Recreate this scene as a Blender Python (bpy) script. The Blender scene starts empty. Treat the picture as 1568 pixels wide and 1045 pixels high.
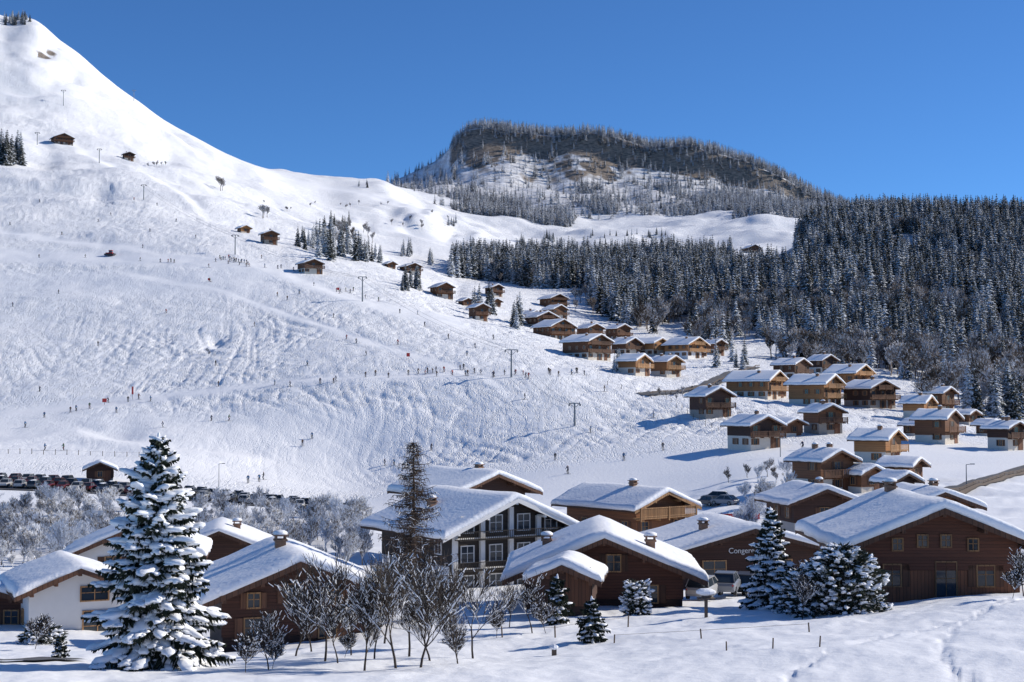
import bpy, math, random
import numpy as np
from mathutils import Vector, Matrix, Euler
random.seed(7); np.random.seed(7)
R=random.random
def rr(a,b): return a+(b-a)*random.random()
scene=bpy.context.scene
COL=scene.collection
# ---------------------------------------------------------------- camera
F=1568*50/36.0
TH=math.atan((620-522.5)/F); CT,ST=math.cos(TH),math.sin(TH)
cam=bpy.data.cameras.new("camera"); cam.lens=50; cam.sensor_width=36; cam.clip_end=30000; cam.clip_start=0.5
camo=bpy.data.objects.new("camera",cam); COL.objects.link(camo)
camo.rotation_euler=(math.pi/2+TH,0,0); scene.camera=camo
def uv(px,py):
    X=(px-784)/F; Y=(522.5-py)/F
    y=CT-ST*Y
    return X/y,(ST+CT*Y)/y
def vof(py):
    Y=(522.5-np.asarray(py,float))/F
    return (ST+CT*Y)/(CT-ST*Y)
def pyof(v):
    return 522.5-F*(CT*v-ST)/(CT+ST*v)
# ---------------------------------------------------------------- world
AZ,EL=math.radians(74),math.radians(29)
w=bpy.data.worlds.new("World"); scene.world=w; w.use_nodes=True
nt=w.node_tree; bg=nt.nodes['Background']
sky=nt.nodes.new('ShaderNodeTexSky'); sky.sky_type='NISHITA'; sky.sun_disc=False
sky.sun_elevation=EL; sky.sun_rotation=AZ; sky.altitude=3500; sky.air_density=1.0; sky.dust_density=0.0; sky.ozone_density=4.0
tint=nt.nodes.new('ShaderNodeMix'); tint.data_type='RGBA'; tint.blend_type='MULTIPLY'; tint.inputs[0].default_value=1; tint.inputs[7].default_value=(0.68,1.10,1.48,1)
nt.links.new(sky.outputs[0],tint.inputs[6]); nt.links.new(tint.outputs[2],bg.inputs[0]); bg.inputs[1].default_value=0.092
sl=bpy.data.lights.new("sun",'SUN'); sl.energy=5.0; sl.angle=math.radians(0.5); sl.color=(1,0.93,0.82)
so=bpy.data.objects.new("sun",sl); COL.objects.link(so)
sd=Vector((math.sin(AZ)*math.cos(EL),math.cos(AZ)*math.cos(EL),math.sin(EL)))
so.rotation_euler=sd.to_track_quat('Z','Y').to_euler(); so.location=(200,50,300)
scene.view_settings.view_transform='Standard'; scene.view_settings.look='None'; scene.view_settings.exposure=0
# ---------------------------------------------------------------- materials
def newmat(name):
    m=bpy.data.materials.new(name); m.use_nodes=True
    n=m.node_tree.nodes; l=m.node_tree.links
    return m,n,l,n['Principled BSDF']
def noise(n,l,scale,detail=3,vec=None,rough=0.5):
    x=n.new('ShaderNodeTexNoise'); x.inputs['Scale'].default_value=scale; x.inputs['Detail'].default_value=detail; x.inputs['Roughness'].default_value=rough
    if vec is not None: l.new(vec,x.inputs['Vector'])
    return x
def ramp(n,l,src,p0,p1,c0=(0,0,0,1),c1=(1,1,1,1)):
    r=n.new('ShaderNodeValToRGB'); r.color_ramp.elements[0].position=p0; r.color_ramp.elements[1].position=p1
    r.color_ramp.elements[0].color=c0; r.color_ramp.elements[1].color=c1; l.new(src,r.inputs[0]); return r
def mix(n,l,f,a,b):
    x=n.new('ShaderNodeMix'); x.data_type='RGBA'
    for s,v in ((0,f),(6,a),(7,b)):
        if hasattr(v,'links'): l.new(v,x.inputs[s])
        else: x.inputs[s].default_value=v
    return x.outputs[2]
def math_(n,l,op,a,b=None):
    x=n.new('ShaderNodeMath'); x.operation=op
    for i,v in enumerate((a,b)):
        if v is None: continue
        if hasattr(v,'links'): l.new(v,x.inputs[i])
        else: x.inputs[i].default_value=v
    return x.outputs[0]
def mapping(n,l,vec,scale=(1,1,1),rot=(0,0,0)):
    x=n.new('ShaderNodeMapping'); l.new(vec,x.inputs[0]); x.inputs['Scale'].default_value=scale; x.inputs['Rotation'].default_value=rot
    return x.outputs[0]
def bump(n,l,h,strength,dist,normal=None):
    b=n.new('ShaderNodeBump'); b.inputs['Strength'].default_value=strength; b.inputs['Distance'].default_value=dist
    l.new(h,b.inputs['Height'])
    if normal is not None: l.new(normal,b.inputs['Normal'])
    return b.outputs[0]
def mat_snow(name,bs=0.05,sc=3):
    m,n,l,p=newmat(name)
    g=n.new('ShaderNodeNewGeometry')
    nz=noise(n,l,sc,4,g.outputs['Position'])
    c=ramp(n,l,nz.outputs[0],0.3,0.7,(0.82,0.84,0.88,1),(0.90,0.905,0.92,1))
    l.new(c.outputs[0],p.inputs['Base Color']); p.inputs['Roughness'].default_value=0.6; p.inputs['Specular IOR Level'].default_value=0.25
    l.new(bump(n,l,nz.outputs[0],0.7,bs),p.inputs['Normal'])
    return m
M_SNOW=mat_snow("snow_cover",.07)
def mat_wood(name,col,vert=False,board=0.18):
    m,n,l,p=newmat(name)
    tc=n.new('ShaderNodeTexCoord'); sep=n.new('ShaderNodeSeparateXYZ'); l.new(tc.outputs['Object'],sep.inputs[0])
    if vert: co=math_(n,l,'ADD',sep.outputs[0],sep.outputs[1])
    else: co=sep.outputs[2]
    fr=math_(n,l,'FRACT',math_(n,l,'DIVIDE',co,board))
    fl=math_(n,l,'FLOOR',math_(n,l,'DIVIDE',co,board))
    gap=ramp(n,l,fr,0.02,0.14)
    wn=n.new('ShaderNodeTexWhiteNoise'); wn.noise_dimensions='1D'; l.new(fl,wn.inputs['W'])
    nz=noise(n,l,1.0,5,mapping(n,l,tc.outputs['Object'],(1,1,9) if not vert else (9,9,0.8)))
    nb=noise(n,l,0.35,2,tc.outputs['Object'])
    oi=n.new('ShaderNodeObjectInfo')
    f=math_(n,l,'ADD',math_(n,l,'MULTIPLY',wn.outputs[0],0.4),math_(n,l,'MULTIPLY',nz.outputs[0],0.6))
    d=tuple(c*0.5 for c in col)+(1,); b=tuple(min(1,c*1.5) for c in col)+(1,)
    c=mix(n,l,f,d,b)
    c=mix(n,l,math_(n,l,'MULTIPLY',nb.outputs[0],0.3),c,(col[0]*.7+.03,col[1]*.7+.024,col[2]*.7+.02,1))
    c=mix(n,l,gap.outputs[0],(col[0]*.18,col[1]*.18,col[2]*.18,1),c)
    hs=n.new('ShaderNodeHueSaturation'); l.new(c,hs.inputs['Color']); l.new(math_(n,l,'ADD',math_(n,l,'MULTIPLY',oi.outputs['Random'],.7),.55),hs.inputs['Value'])
    l.new(hs.outputs[0],p.inputs['Base Color']); p.inputs['Roughness'].default_value=0.75
    l.new(bump(n,l,gap.outputs[0],0.5,0.02),p.inputs['Normal'])
    return m
def mat_plain(name,col,rough=0.7,metal=0,var=0.25,sc=2.0):
    m,n,l,p=newmat(name)
    tc=n.new('ShaderNodeTexCoord'); nz=noise(n,l,sc,5,tc.outputs['Object'])
    c=mix(n,l,nz.outputs[0],tuple(c*(1-var) for c in col)+(1,),tuple(min(1,c*(1+var)) for c in col)+(1,))
    l.new(c,p.inputs['Base Color']); p.inputs['Roughness'].default_value=rough; p.inputs['Metallic'].default_value=metal
    return m
W_DARK=mat_wood("wood_dark",(0.060,0.023,0.013),False)
W_RED=mat_wood("wood_red_brown",(0.105,0.034,0.016),False)
W_MID=mat_wood("wood_mid",(0.185,0.074,0.029),False)
W_ORANGE=mat_wood("wood_honey",(0.40,0.18,0.062),False)
W_VERT=mat_wood("wood_boards_upright",(0.17,0.065,0.028),True,0.2)
W_TRIM=mat_wood("wood_trim",(0.13,0.056,0.027),True,0.3)
W_TRIML=mat_wood("wood_trim_light",(0.44,0.235,0.10),True,0.3)
W_BLACK=mat_wood("wood_black",(0.022,0.017,0.014),False)
M_STUC=mat_plain("stucco",(0.62,0.56,0.48),0.9,0,0.12)
M_WHITE=mat_plain("stucco_white",(0.75,0.73,0.70),0.9,0,0.06)
M_STONE=mat_plain("stone",(0.30,0.27,0.24),0.9,0,0.4,4)
M_GLASS=mat_plain("window_glass",(0.03,0.04,0.05),0.08,0,0.3)
M_ROOF=mat_wood("roof_underside",(0.08,0.036,0.018),True,0.25)
M_BRICK=mat_plain("chimney_render",(0.24,0.14,0.09),0.9,0,0.3,5)
M_METAL=mat_plain("galvanised_metal",(0.2,0.21,0.22),0.5,0.5)
M_BARK=mat_plain("bark",(0.042,0.031,0.024),0.9,0,0.4,8)
M_LARCH=mat_plain("larch_bark",(0.085,0.055,0.037),0.9,0,0.4,8)
M_NEEDLE=mat_plain("fir_needles",(0.020,0.030,0.016),0.8,0,0.5,3)
M_ASPH=mat_plain("asphalt_slush",(0.10,0.10,0.105),0.85,0,0.5,1.2)
M_RED=mat_plain("red_plastic",(0.6,0.04,0.03),0.5)
M_POST=mat_plain("post_wood",(0.12,0.09,0.07),0.9,0,0.4,6)
def mat_conifer(name,base,snow_amt,sc=14,snowc=(0.74,0.77,0.82,1)):
    m,n,l,p=newmat(name)
    g=n.new('ShaderNodeNewGeometry'); sep=n.new('ShaderNodeSeparateXYZ'); l.new(g.outputs['True Normal'],sep.inputs[0])
    az=math_(n,l,'ABSOLUTE',sep.outputs[2])
    tc=n.new('ShaderNodeTexCoord'); nz=noise(n,l,sc,2,tc.outputs['Object'],0.7)
    oi=n.new('ShaderNodeObjectInfo')
    s=math_(n,l,'ADD',nz.outputs[0],math_(n,l,'MULTIPLY',az,0.35))
    s=math_(n,l,'ADD',s,math_(n,l,'MULTIPLY',oi.outputs['Random'],0.16))
    r=ramp(n,l,s,0.98-snow_amt,1.12-snow_amt)
    b=mix(n,l,oi.outputs['Random'],tuple(c*0.6 for c in base)+(1,),tuple(c*1.5 for c in base)+(1,))
    c=mix(n,l,r.outputs[0],b,snowc)
    l.new(c,p.inputs['Base Color']); p.inputs['Roughness'].default_value=0.85; p.inputs['Specular IOR Level'].default_value=0.1
    return m
M_CON=mat_conifer("conifer_snow_dusted",(0.032,0.036,0.027),0.185)
M_CONF=mat_conifer("conifer_far",(0.06,0.053,0.043),0.23)
M_FROST=mat_conifer("frosted_twigs",(0.17,0.13,0.10),0.30)
M_FROSTW=mat_conifer("frosted_twigs_white",(0.20,0.17,0.14),0.42)
# ---------------------------------------------------------------- mesh builder
class MB:
    def __init__(s): s.v=[]; s.f=[]; s.m=[]; s.cm=0
    def add(s,vs,fs):
        o=len(s.v); s.v+= [tuple(p) for p in vs]; s.f+=[tuple(i+o for i in f) for f in fs]; s.m+=[s.cm]*len(fs)
    def box(s,x0,x1,y0,y1,z0,z1):
        vs=[(x0,y0,z0),(x1,y0,z0),(x1,y1,z0),(x0,y1,z0),(x0,y0,z1),(x1,y0,z1),(x1,y1,z1),(x0,y1,z1)]
        s.add(vs,[(0,3,2,1),(4,5,6,7),(0,1,5,4),(1,2,6,5),(2,3,7,6),(3,0,4,7)])
    def prism(s,p0,p1,r0,r1,n=4,cap=False):
        p0=Vector(p0);p1=Vector(p1); d=p1-p0
        if d.length<1e-6: return
        d.normalize(); a=d.orthogonal().normalized(); b=d.cross(a)
        vs=[]
        for p,r in((p0,r0),(p1,r1)):
            for i in range(n):
                t=2*math.pi*i/n; vs.append(p+a*(r*math.cos(t))+b*(r*math.sin(t)))
        fs=[(i,(i+1)%n,n+(i+1)%n,n+i) for i in range(n)]
        if cap: fs+=[tuple(range(n-1,-1,-1)),tuple(range(n,2*n))]
        s.add(vs,fs)
    def blob(s,c,ax,ay,az,dirv=(1,0,0),nu=7,nv=4,j=0.15):
        c=Vector(c); X=Vector(dirv).normalized(); Z=Vector((0,0,1)); Y=Z.cross(X)
        if Y.length<1e-3: Y=Vector((0,1,0))
        Y.normalize(); Z=X.cross(Y)
        vs=[c+Z*az]; 
        for k in range(1,nv):
            ph=math.pi*k/nv
            for i in range(nu):
                t=2*math.pi*i/nu; q=1+rr(-j,j)
                vs.append(c+X*(ax*q*math.sin(ph)*math.cos(t))+Y*(ay*q*math.sin(ph)*math.sin(t))+Z*(az*math.cos(ph)*q))
        vs.append(c-Z*az*0.6)
        fs=[(0,1+i,1+(i+1)%nu) for i in range(nu)]
        for k in range(nv-2):
            a=1+k*nu
            fs+=[(a+i,a+nu+i,a+nu+(i+1)%nu,a+(i+1)%nu) for i in range(nu)]
        a=1+(nv-2)*nu; e=len(vs)-1
        fs+=[(a+(i+1)%nu,a+i,e) for i in range(nu)]
        s.add(vs,fs)
    def mesh(s,name,mats,smooth=False):
        me=bpy.data.meshes.new(name); me.from_pydata(s.v,[],s.f)
        for m in mats: me.materials.append(m)
        if len(mats)>1: me.polygons.foreach_set('material_index',s.m)
        if smooth: me.polygons.foreach_set('use_smooth',[True]*len(s.f))
        me.update(); return me
    def obj(s,name,mats,parent=None,smooth=False):
        if not s.v: return None
        if not isinstance(mats,(list,tuple)): mats=[mats]
        o=bpy.data.objects.new(name,s.mesh(name,mats,smooth)); COL.objects.link(o)
        if parent: o.parent=parent
        return o
def link(name,me,loc,rz=0,sc=1,rx=0,ry=0):
    o=bpy.data.objects.new(name,me); COL.objects.link(o); o.location=loc; o.rotation_euler=(rx,ry,rz); o.scale=(sc,sc,sc) if not isinstance(sc,tuple) else sc
    return o
# ---------------------------------------------------------------- terrain
def vn(x,y,seed=0):
    xi=np.floor(x).astype(np.int64); yi=np.floor(y).astype(np.int64); fx=x-xi; fy=y-yi
    fx=fx*fx*(3-2*fx); fy=fy*fy*(3-2*fy)
    def h(a,b):
        q=(a*374761393+b*668265263+seed*144269)&0xffffffff
        q=((q^(q>>13))*1274126177)&0xffffffff
        return ((q^(q>>16))&0xffffff)/float(0xffffff)
    return (h(xi,yi)*(1-fx)+h(xi+1,yi)*fx)*(1-fy)+(h(xi,yi+1)*(1-fx)+h(xi+1,yi+1)*fx)*fy
def fbm(x,y,seed=0,o=4):
    s=0;a=1;t=0
    for i in range(o):
        s=s+a*vn(x*2**i+17*i,y*2**i+9*i,seed+i); t+=a; a*=0.5
    return s/t-0.5
PXC=np.concatenate([np.arange(-900,-60,12),np.arange(-60,1640,2.6),np.arange(1640,2500,12)])
U=(PXC-784)/F
L=[ # (d control, py control)
 ([(0,3)],'z',[(0,-5.2)]),
 ([(0,22)],'z',[(0,-7.2)]),
 ([(0,46)],'p',[(-300,1060),(0,1048),(500,1042),(1000,1040),(1568,1010),(2000,1000)]),
 ([(0,60),(1568,66)],'p',[(0,1010),(400,1005),(700,990),(1000,978),(1250,965),(1568,935)]),
 ([(0,82)],'p',[(-300,985),(0,978),(330,985),(600,955),(800,940),(1000,936),(1250,932),(1400,915),(1568,902),(2000,880)]),
 ([(0,125)],'p',[(0,880),(600,885),(800,880),(1100,880),(1400,850),(1568,835),(2000,820)]),
 ([(0,190)],'p',[(0,828),(400,815),(600,806),(860,800),(1050,800),(1200,785),(1400,765),(1568,765),(2200,760)]),
 ([(0,250),(1100,240),(1250,225),(2300,225)],'p',[(-300,752),(0,760),(140,766),(300,775),(540,790),(700,780),(860,765),(1000,755),(1150,730),(1300,740),(1568,735),(2200,730)]),
 ([(0,285),(700,290),(2300,280)],'p',[(-300,715),(0,728),(140,732),(300,748),(540,772),(700,742),(860,715),(1000,700),(1150,685),(1300,680),(1568,690),(2200,690)]),
 ([(0,310),(700,320),(2300,320)],'p',[(-300,690),(0,699),(250,706),(400,732),(540,750),(700,715),(860,685),(1000,665),(1150,652),(1300,652),(1568,672),(2200,670)]),
 ([(0,380)],'p',[(-300,640),(0,642),(300,625),(540,605),(700,592),(860,588),(1000,602),(1150,610),(1300,620),(1568,640),(2200,650)]),
 ([(0,470)],'p',[(-300,530),(0,530),(300,520),(540,505),(700,515),(800,524),(900,545),(1000,565),(1150,568),(1300,585),(1568,605),(2200,620)]),
 ([(0,600)],'p',[(-300,390),(0,395),(200,395),(350,397),(450,405),(540,416),(620,435),(700,468),(800,495),(900,515),(1000,532),(1150,535),(1300,535),(1568,560),(2200,590)]),
 ([(0,800)],'p',[(-400,280),(0,285),(200,295),(350,335),(450,362),(540,385),(620,415),(700,440),(800,455),(900,470),(1000,475),(1150,465),(1300,440),(1568,465),(2200,470)]),
 ([(0,1100)],'p',[(-600,120),(-200,130),(0,160),(100,190),(200,228),(300,272),(400,312),(500,348),(600,388),(700,408),(800,408),(900,404),(1000,405),(1100,408),(1180,402),(1215,388),(1240,355),(1300,346),(1400,343),(1480,346),(1568,346),(2200,340)]),
 ([(0,1400)],'p',[(-900,-60),(-400,-40),(-100,-15),(0,28),(35,26),(50,30),(80,58),(110,80),(150,115),(200,150),(250,187),(300,212),(350,240),(400,262),(430,285),(500,312),(540,312),(590,318),(640,322),(700,350),(800,385),(900,388),(1000,385),(1100,388),(1200,385),(1240,380),(1300,385),(2200,385)]),
 ([(0,1700)],'p',[(-900,60),(0,60),(100,120),(200,190),(300,240),(400,268),(430,266),(500,270),(590,276),(640,312),(700,330),(800,347),(900,352),(1000,354),(1100,347),(1170,330),(1230,336),(1300,360),(2200,380)]),
 ([(0,1900)],'p',[(-900,160),(0,160),(400,300),(560,286),(620,296),(700,312),(800,325),(900,330),(1000,332),(1100,330),(1200,322),(1300,330),(2200,360)]),
 ([(0,2230)],'p',[(-900,260),(0,260),(560,292),(590,284),(640,272),(690,252),(740,243),(800,248),(850,252),(900,248),(1000,264),(1100,277),(1200,294),(1260,307),(1300,322),(2200,350)]),
 ([(0,2285)],'p',[(-900,280),(0,280),(560,291),(600,279),(640,266),(680,250),(700,232),(715,222),(740,218),(800,226),(850,232),(900,226),(950,234),(1000,248),(1100,262),(1200,287),(1260,306),(1300,320),(2200,350)]),
 ([(0,2315)],'p',[(-900,290),(0,290),(560,292),(600,278),(640,263),(675,246),(692,222),(712,200),(740,195),(800,203),(850,210),(900,203),(950,211),(1000,229),(1050,222),(1100,236),(1150,250),(1200,272),(1250,302),(1300,320),(2200,350)]),
 ([(0,2450)],'p',[(-900,300),(0,300),(560,298),(600,284),(690,240),(740,208),(1000,234),(1100,242),(1200,279),(1300,322),(2200,352)]),
 ([(0,3200)],'p',[(-900,420),(2200,420)]),
 ([(0,7000)],'z',[(0,60)]),
 ([(0,15000)],'z',[(0,-200)]),
]
NR=[3,8,36,48,30,30,30,22,24,60,70,80,64,60,50,40,34,30,20,16,14,10,4,2]
def smooth(a,k):
    kern=np.exp(-0.5*(np.arange(-3*k,3*k+1)/k)**2); kern/=kern.sum()
    return np.convolve(np.pad(a,3*k,'edge'),kern,'valid')
KD=[];KZ=[]
for i,(dc,typ,zc) in enumerate(L):
    d=np.interp(PXC,[a for a,b in dc],[b for a,b in dc])
    q=np.interp(PXC,[a for a,b in zc],[b for a,b in zc])
    if typ=='p':
        q=smooth(q,2 if i>=18 else (5 if i>=14 else 14)); z=vof(q)*d
    else: z=q
    KD.append(smooth(d,20)); KZ.append(z)
KD=np.array(KD);KZ=np.array(KZ)
h=np.diff(KD,axis=0); dl=np.diff(KZ,axis=0)/h
m=np.zeros_like(KZ); m[0]=dl[0]; m[-1]=dl[-1]
w1=2*h[1:]+h[:-1]; w2=h[1:]+2*h[:-1]
with np.errstate(all='ignore'):
    hm=(w1+w2)/(w1/dl[:-1]+w2/dl[1:])
m[1:-1]=np.where(dl[:-1]*dl[1:]>0,hm,0)
rowsD=[];rowsZ=[]
for k in range(len(L)-1):
    n=NR[k]
    for i in range(n):
        t=i/n
        h00=2*t**3-3*t*t+1;h10=t**3-2*t*t+t;h01=-2*t**3+3*t*t;h11=t**3-t*t
        rowsD.append(KD[k]+t*h[k]); rowsZ.append(h00*KZ[k]+h10*h[k]*m[k]+h01*KZ[k+1]+h11*h[k]*m[k+1])
rowsD.append(KD[-1]);rowsZ.append(KZ[-1])
D=np.array(rowsD);Z=np.array(rowsZ); NRW,NC=D.shape
PX=np.broadcast_to(PXC,D.shape); X=D*U[None,:]; Y=D
PYv=pyof(Z/D)
def sst(a,b,x):
    t=np.clip((x-a)/(b-a),0,1); return t*t*(3-2*t)
groom=np.zeros_like(D)
paths=[([(-200,642),(0,636),(150,618),(300,600),(450,584),(620,578),(780,577),(900,568)],9,0.95,(-200,900)),
 ([(-100,385),(0,388),(200,395),(340,404),(430,415),(520,450),(620,480),(740,500)],10,0.8,(-200,740)),
 ([(150,412),(330,442),(470,492),(560,522),(690,560),(800,612),(880,665)],5,0.25,(150,800)),
 ([(0,205),(100,218),(160,247),(250,290),(330,340)],5,1.6,(-100,330)),
 ([(0,140),(80,150),(150,165),(240,195),(330,250)],4,2.6,(-100,330)),
 ([(-100,345),(0,352),(100,365),(250,385)],5,0.6,(-100,260)),
 ([(380,270),(480,285),(600,305),(700,345)],5,1.5,(380,700)),
 ([(560,340),(650,355),(740,375)],5,2.0,(560,760)),
 ([(-100,665),(0,672),(120,662),(260,690),(420,700)],8,0.6,(-100,420))]
inz=sst(296,312,D)*(1-sst(1690,1700,D))
for pts,wd,A,rg in paths:
    t=(PYv-np.interp(PXC,[a for a,b in pts],[b for a,b in pts])[None,:])/wd
    e=sst(rg[0]-1,rg[0]+50,PX)*(1-sst(rg[1]-50,rg[1],PX))*inz
    Z=Z+A*t*np.exp(-t*t/2)*e*1.2*(.6+.8*vn(X/30,Y/30,91))
    groom=np.maximum(groom,np.exp(-(t*0.8)**4)*e*.9)
g2=sst(605,650,PYv)*(1-sst(745,765,PYv))*(1-sst(500,760,PX))*(D<420)*inz
groom=np.maximum(groom,g2*0.75)
groom=np.maximum(groom,sst(405,420,PYv)*(1-sst(440,470,PYv))*(1-sst(380,480,PX))*inz*.6)
groom=np.maximum(groom,1-sst(285,300,D))
for (hx,hy,hr,ha) in ((330,520,13,-1.6),(190,655,30,-.6),(700,440,14,-2),(150,300,22,-2.5),(250,240,25,-4),(60,70,20,-5),(100,110,20,-4),(60,240,25,-3),(600,330,18,-4),(660,330,14,4),(620,335,10,-4),(730,365,14,4),(560,345,12,-3),(690,355,10,-3)):
    Z=Z+ha*np.exp(-(((PX-hx)/hr)**2+((PYv-hy)/(hr*.7))**2))*inz
slope_z=sst(300,330,D)*(1-sst(1350,1600,D))
Z=Z+slope_z*(fbm(X/70,Y/70,3)*6*sst(330,700,D)+fbm(X/28,Y/28,5)*2.0)
Z=Z+sst(700,850,D)*(1-sst(1330,1420,D))*(1-sst(520,640,PX))*fbm(X/60,Y/60,93,4)*14
def rot(a): c,s=math.cos(a),math.sin(a); return X*c+Y*s, -X*s+Y*c
tr=0
for a,seed in ((-0.95,11),(-0.5,12),(-1.4,13),(-1.9,14)):
    aa,bb=rot(a); wob=vn(aa/26,bb/26,seed+40)*3
    q=np.abs(2*vn(aa/30+wob*.3,bb/2.6+wob,seed)-1)
    tr=tr+(1-sst(0,0.26,q))*(vn(aa/40,bb/25,seed+60)>.3)
tmask=(1-groom)*sst(300,330,D)*(1-sst(1000,1350,D))*np.clip(0.45+1.6*fbm(X/45,Y/45,21)+.3,0.15,1.0)
Z=Z-tr*0.28*tmask
Z=Z+(1-groom)*sst(296,330,D)*(1-sst(1100,1500,D))*(fbm(X/5.0,Y/5.0,31,3)*0.55)
Z=Z+sst(1450,1750,D)*fbm(X/110,Y/110,8,5)*26*(1-sst(2200,2300,D)*.85)*(1-sst(2600,3000,D))
Z=Z+sst(1150,1300,D)*(1-sst(1600,1800,D))*sst(500,600,PX)*fbm(X/60,Y/60,18,3)*20
Z=Z+sst(650,800,D)*(1-sst(1300,1500,D))*sst(880,1050,PX)*fbm(X/90,Y/90,9,4)*16*(1-sst(1020,1090,D)*(1-sst(1110,1200,D)))
gull=1-np.abs(2*vn(X/55+1.3,Y/400,33)-1)
Z=Z-sst(2000,2230,D)*(1-sst(2285,2315,D))*gull*22
nearm=1-sst(100,130,D)
Z=Z+nearm*(fbm(X/6,Y/6,41,4)*0.5+fbm(X/22,Y/22,43,2)*0.7)*sst(20,40,D)*(.15+.85*sst(60,180,PX))
Z=Z+nearm*sst(30,40,D)*(fbm(X/1.4,Y/1.8,47,3)*0.17+fbm(X/.5,Y/.7,48,1)*.04)
Z=Z+sst(120,160,D)*(1-sst(225,245,D))*fbm(X/9,Y/9,44,4)*1.6
for cx_,sd_ in (([13,15.5,18.5,24,32],50),([6,11.5,17.5,25,34],51)):
    tp=np.interp(Y,[40,52,60,70,80],cx_); Z=Z-nearm*0.10*np.exp(-((X-tp)/0.30)**2)*(sst(.35,.6,vn(X*2.2,Y*2.2,sd_)))
dZd=np.gradient(Z,axis=0)/np.maximum(np.gradient(D,axis=0),1e-3)
rock=sst(0.5,0.9,dZd+fbm(X/25,Y/25,61)*.8)*sst(2150,2220,D)*(1-sst(2320,2330,D))*sst(680,700,PX)
rock=np.maximum(rock,np.exp(-(((PX-62)/22)**2+((PYv-72)/7)**2))*(D>1000)*(vn(X/9,Y/9,3)>.45))
scrub=sst(1880,2000,D)*(1-sst(2500,2600,D))*0.42
scrub=np.maximum(scrub,sst(640,760,D)*(1-sst(1110,1200,D))*sst(880,1000,PX)*0.7)
scrub=np.maximum(scrub,sst(135,160,D)*(1-sst(230,242,D))*(1-sst(480,600,PX))*0.4)
def zat(x,y):
    u=x/y; j=np.searchsorted(U,u)-1; j=int(np.clip(j,0,NC-2)); t=(u-U[j])/(U[j+1]-U[j])
    return float(np.interp(y,D[:,j],Z[:,j])*(1-t)+np.interp(y,D[:,j+1],Z[:,j+1])*t)
def at(px,d,dz=0):
    u=(px-784)/F; x=u*d; return Vector((x,d,zat(x,d)+dz))
def ground(px,py,dmin=30):
    u,v=uv(px,py); j=np.searchsorted(U,u)-1; j=int(np.clip(j,0,NC-2)); t=(u-U[j])/(U[j+1]-U[j])
    d=D[:,j]*(1-t)+D[:,j+1]*t; z=Z[:,j]*(1-t)+Z[:,j+1]*t; V=z/d
    ok=np.where((V>=v)&(d>dmin))[0]
    if len(ok)==0:
        k=int(np.argmax(np.where(d>dmin,V,-9)))
        return Vector((u*d[k],d[k],z[k]))
    i=ok[0]; 
    if i==0: i=1
    q=(v-V[i-1])/(V[i]-V[i-1]+1e-12); q=min(max(q,0),1); dd=d[i-1]+q*(d[i]-d[i-1])
    return Vector((u*dd,dd,zat(u*dd,dd)))
vs=np.stack([X,Y,Z],-1).reshape(-1,3).astype(np.float32)
idx=np.arange(NRW*NC).reshape(NRW,NC)
qf=np.stack([idx[:-1,:-1],idx[:-1,1:],idx[1:,1:],idx[1:,:-1]],-1).reshape(-1,4).astype(np.int32)
me=bpy.data.meshes.new("snowy_terrain"); me.vertices.add(len(vs)); me.vertices.foreach_set('co',vs.ravel())
me.loops.add(qf.size); me.loops.foreach_set('vertex_index',qf.ravel()); me.polygons.add(len(qf))
me.polygons.foreach_set('loop_start',np.arange(0,qf.size,4,dtype=np.int32)); me.polygons.foreach_set('loop_total',np.full(len(qf),4,dtype=np.int32))
me.polygons.foreach_set('use_smooth',np.ones(len(qf),dtype=bool)); me.update(calc_edges=True)
for nm,ar in (('rock',rock),('scrub',scrub),('groom',groom),('nearfield',1-sst(200,300,D))):
    a=me.attributes.new(nm,'FLOAT','POINT'); a.data.foreach_set('value',ar.astype(np.float32).ravel())
mt,n,l,p=newmat("terrain_snow")
g=n.new('ShaderNodeNewGeometry'); P=g.outputs['Position']
def attr(nm):
    a=n.new('ShaderNodeAttribute'); a.attribute_name=nm; return a.outputs['Fac']
nz=noise(n,l,0.05,5,P); c0=ramp(n,l,nz.outputs[0],0.3,0.7,(0.84,0.855,0.885,1),(0.90,0.905,0.92,1)).outputs[0]
sn=noise(n,l,0.12,6,P,0.7)
sc=math_(n,l,'MULTIPLY',ramp(n,l,sn.outputs[0],0.40,0.58).outputs[0],attr('scrub'))
c1=mix(n,l,sc,c0,(0.12,0.095,0.078,1))
rn=noise(n,l,0.15,6,mapping(n,l,P,(1,1,4)),0.65)
rc=ramp(n,l,rn.outputs[0],0.35,0.62,(0.10,0.085,0.07,1),(0.34,0.28,0.23,1))
c2=mix(n,l,ramp(n,l,attr('rock'),0.25,0.6).outputs[0],c1,rc.outputs[0])
l.new(c2,p.inputs['Base Color']); p.inputs['Roughness'].default_value=0.65; p.inputs['Specular IOR Level'].default_value=0.2
ung=math_(n,l,'SUBTRACT',1.0,attr('groom'))
v1=noise(n,l,1,3,mapping(n,l,P,(0.5,0.10,0.3),(0,0,0.9)),0.6)
v2=noise(n,l,1,3,mapping(n,l,P,(0.6,0.09,0.3),(0,0,0.35)),0.6)
t1=ramp(n,l,math_(n,l,'ABSOLUTE',math_(n,l,'SUBTRACT',v1.outputs[0],0.5)),0.0,0.030)
t2=ramp(n,l,math_(n,l,'ABSOLUTE',math_(n,l,'SUBTRACT',v2.outputs[0],0.5)),0.0,0.026)
hsum=math_(n,l,'MULTIPLY',math_(n,l,'ADD',t1.outputs[0],t2.outputs[0]),math_(n,l,'MULTIPLY',ung,0.6))
fine=noise(n,l,1.6,5,P,0.6)
fk=math_(n,l,'SUBTRACT',0.5,math_(n,l,'MULTIPLY',attr('nearfield'),0.22))
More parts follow.
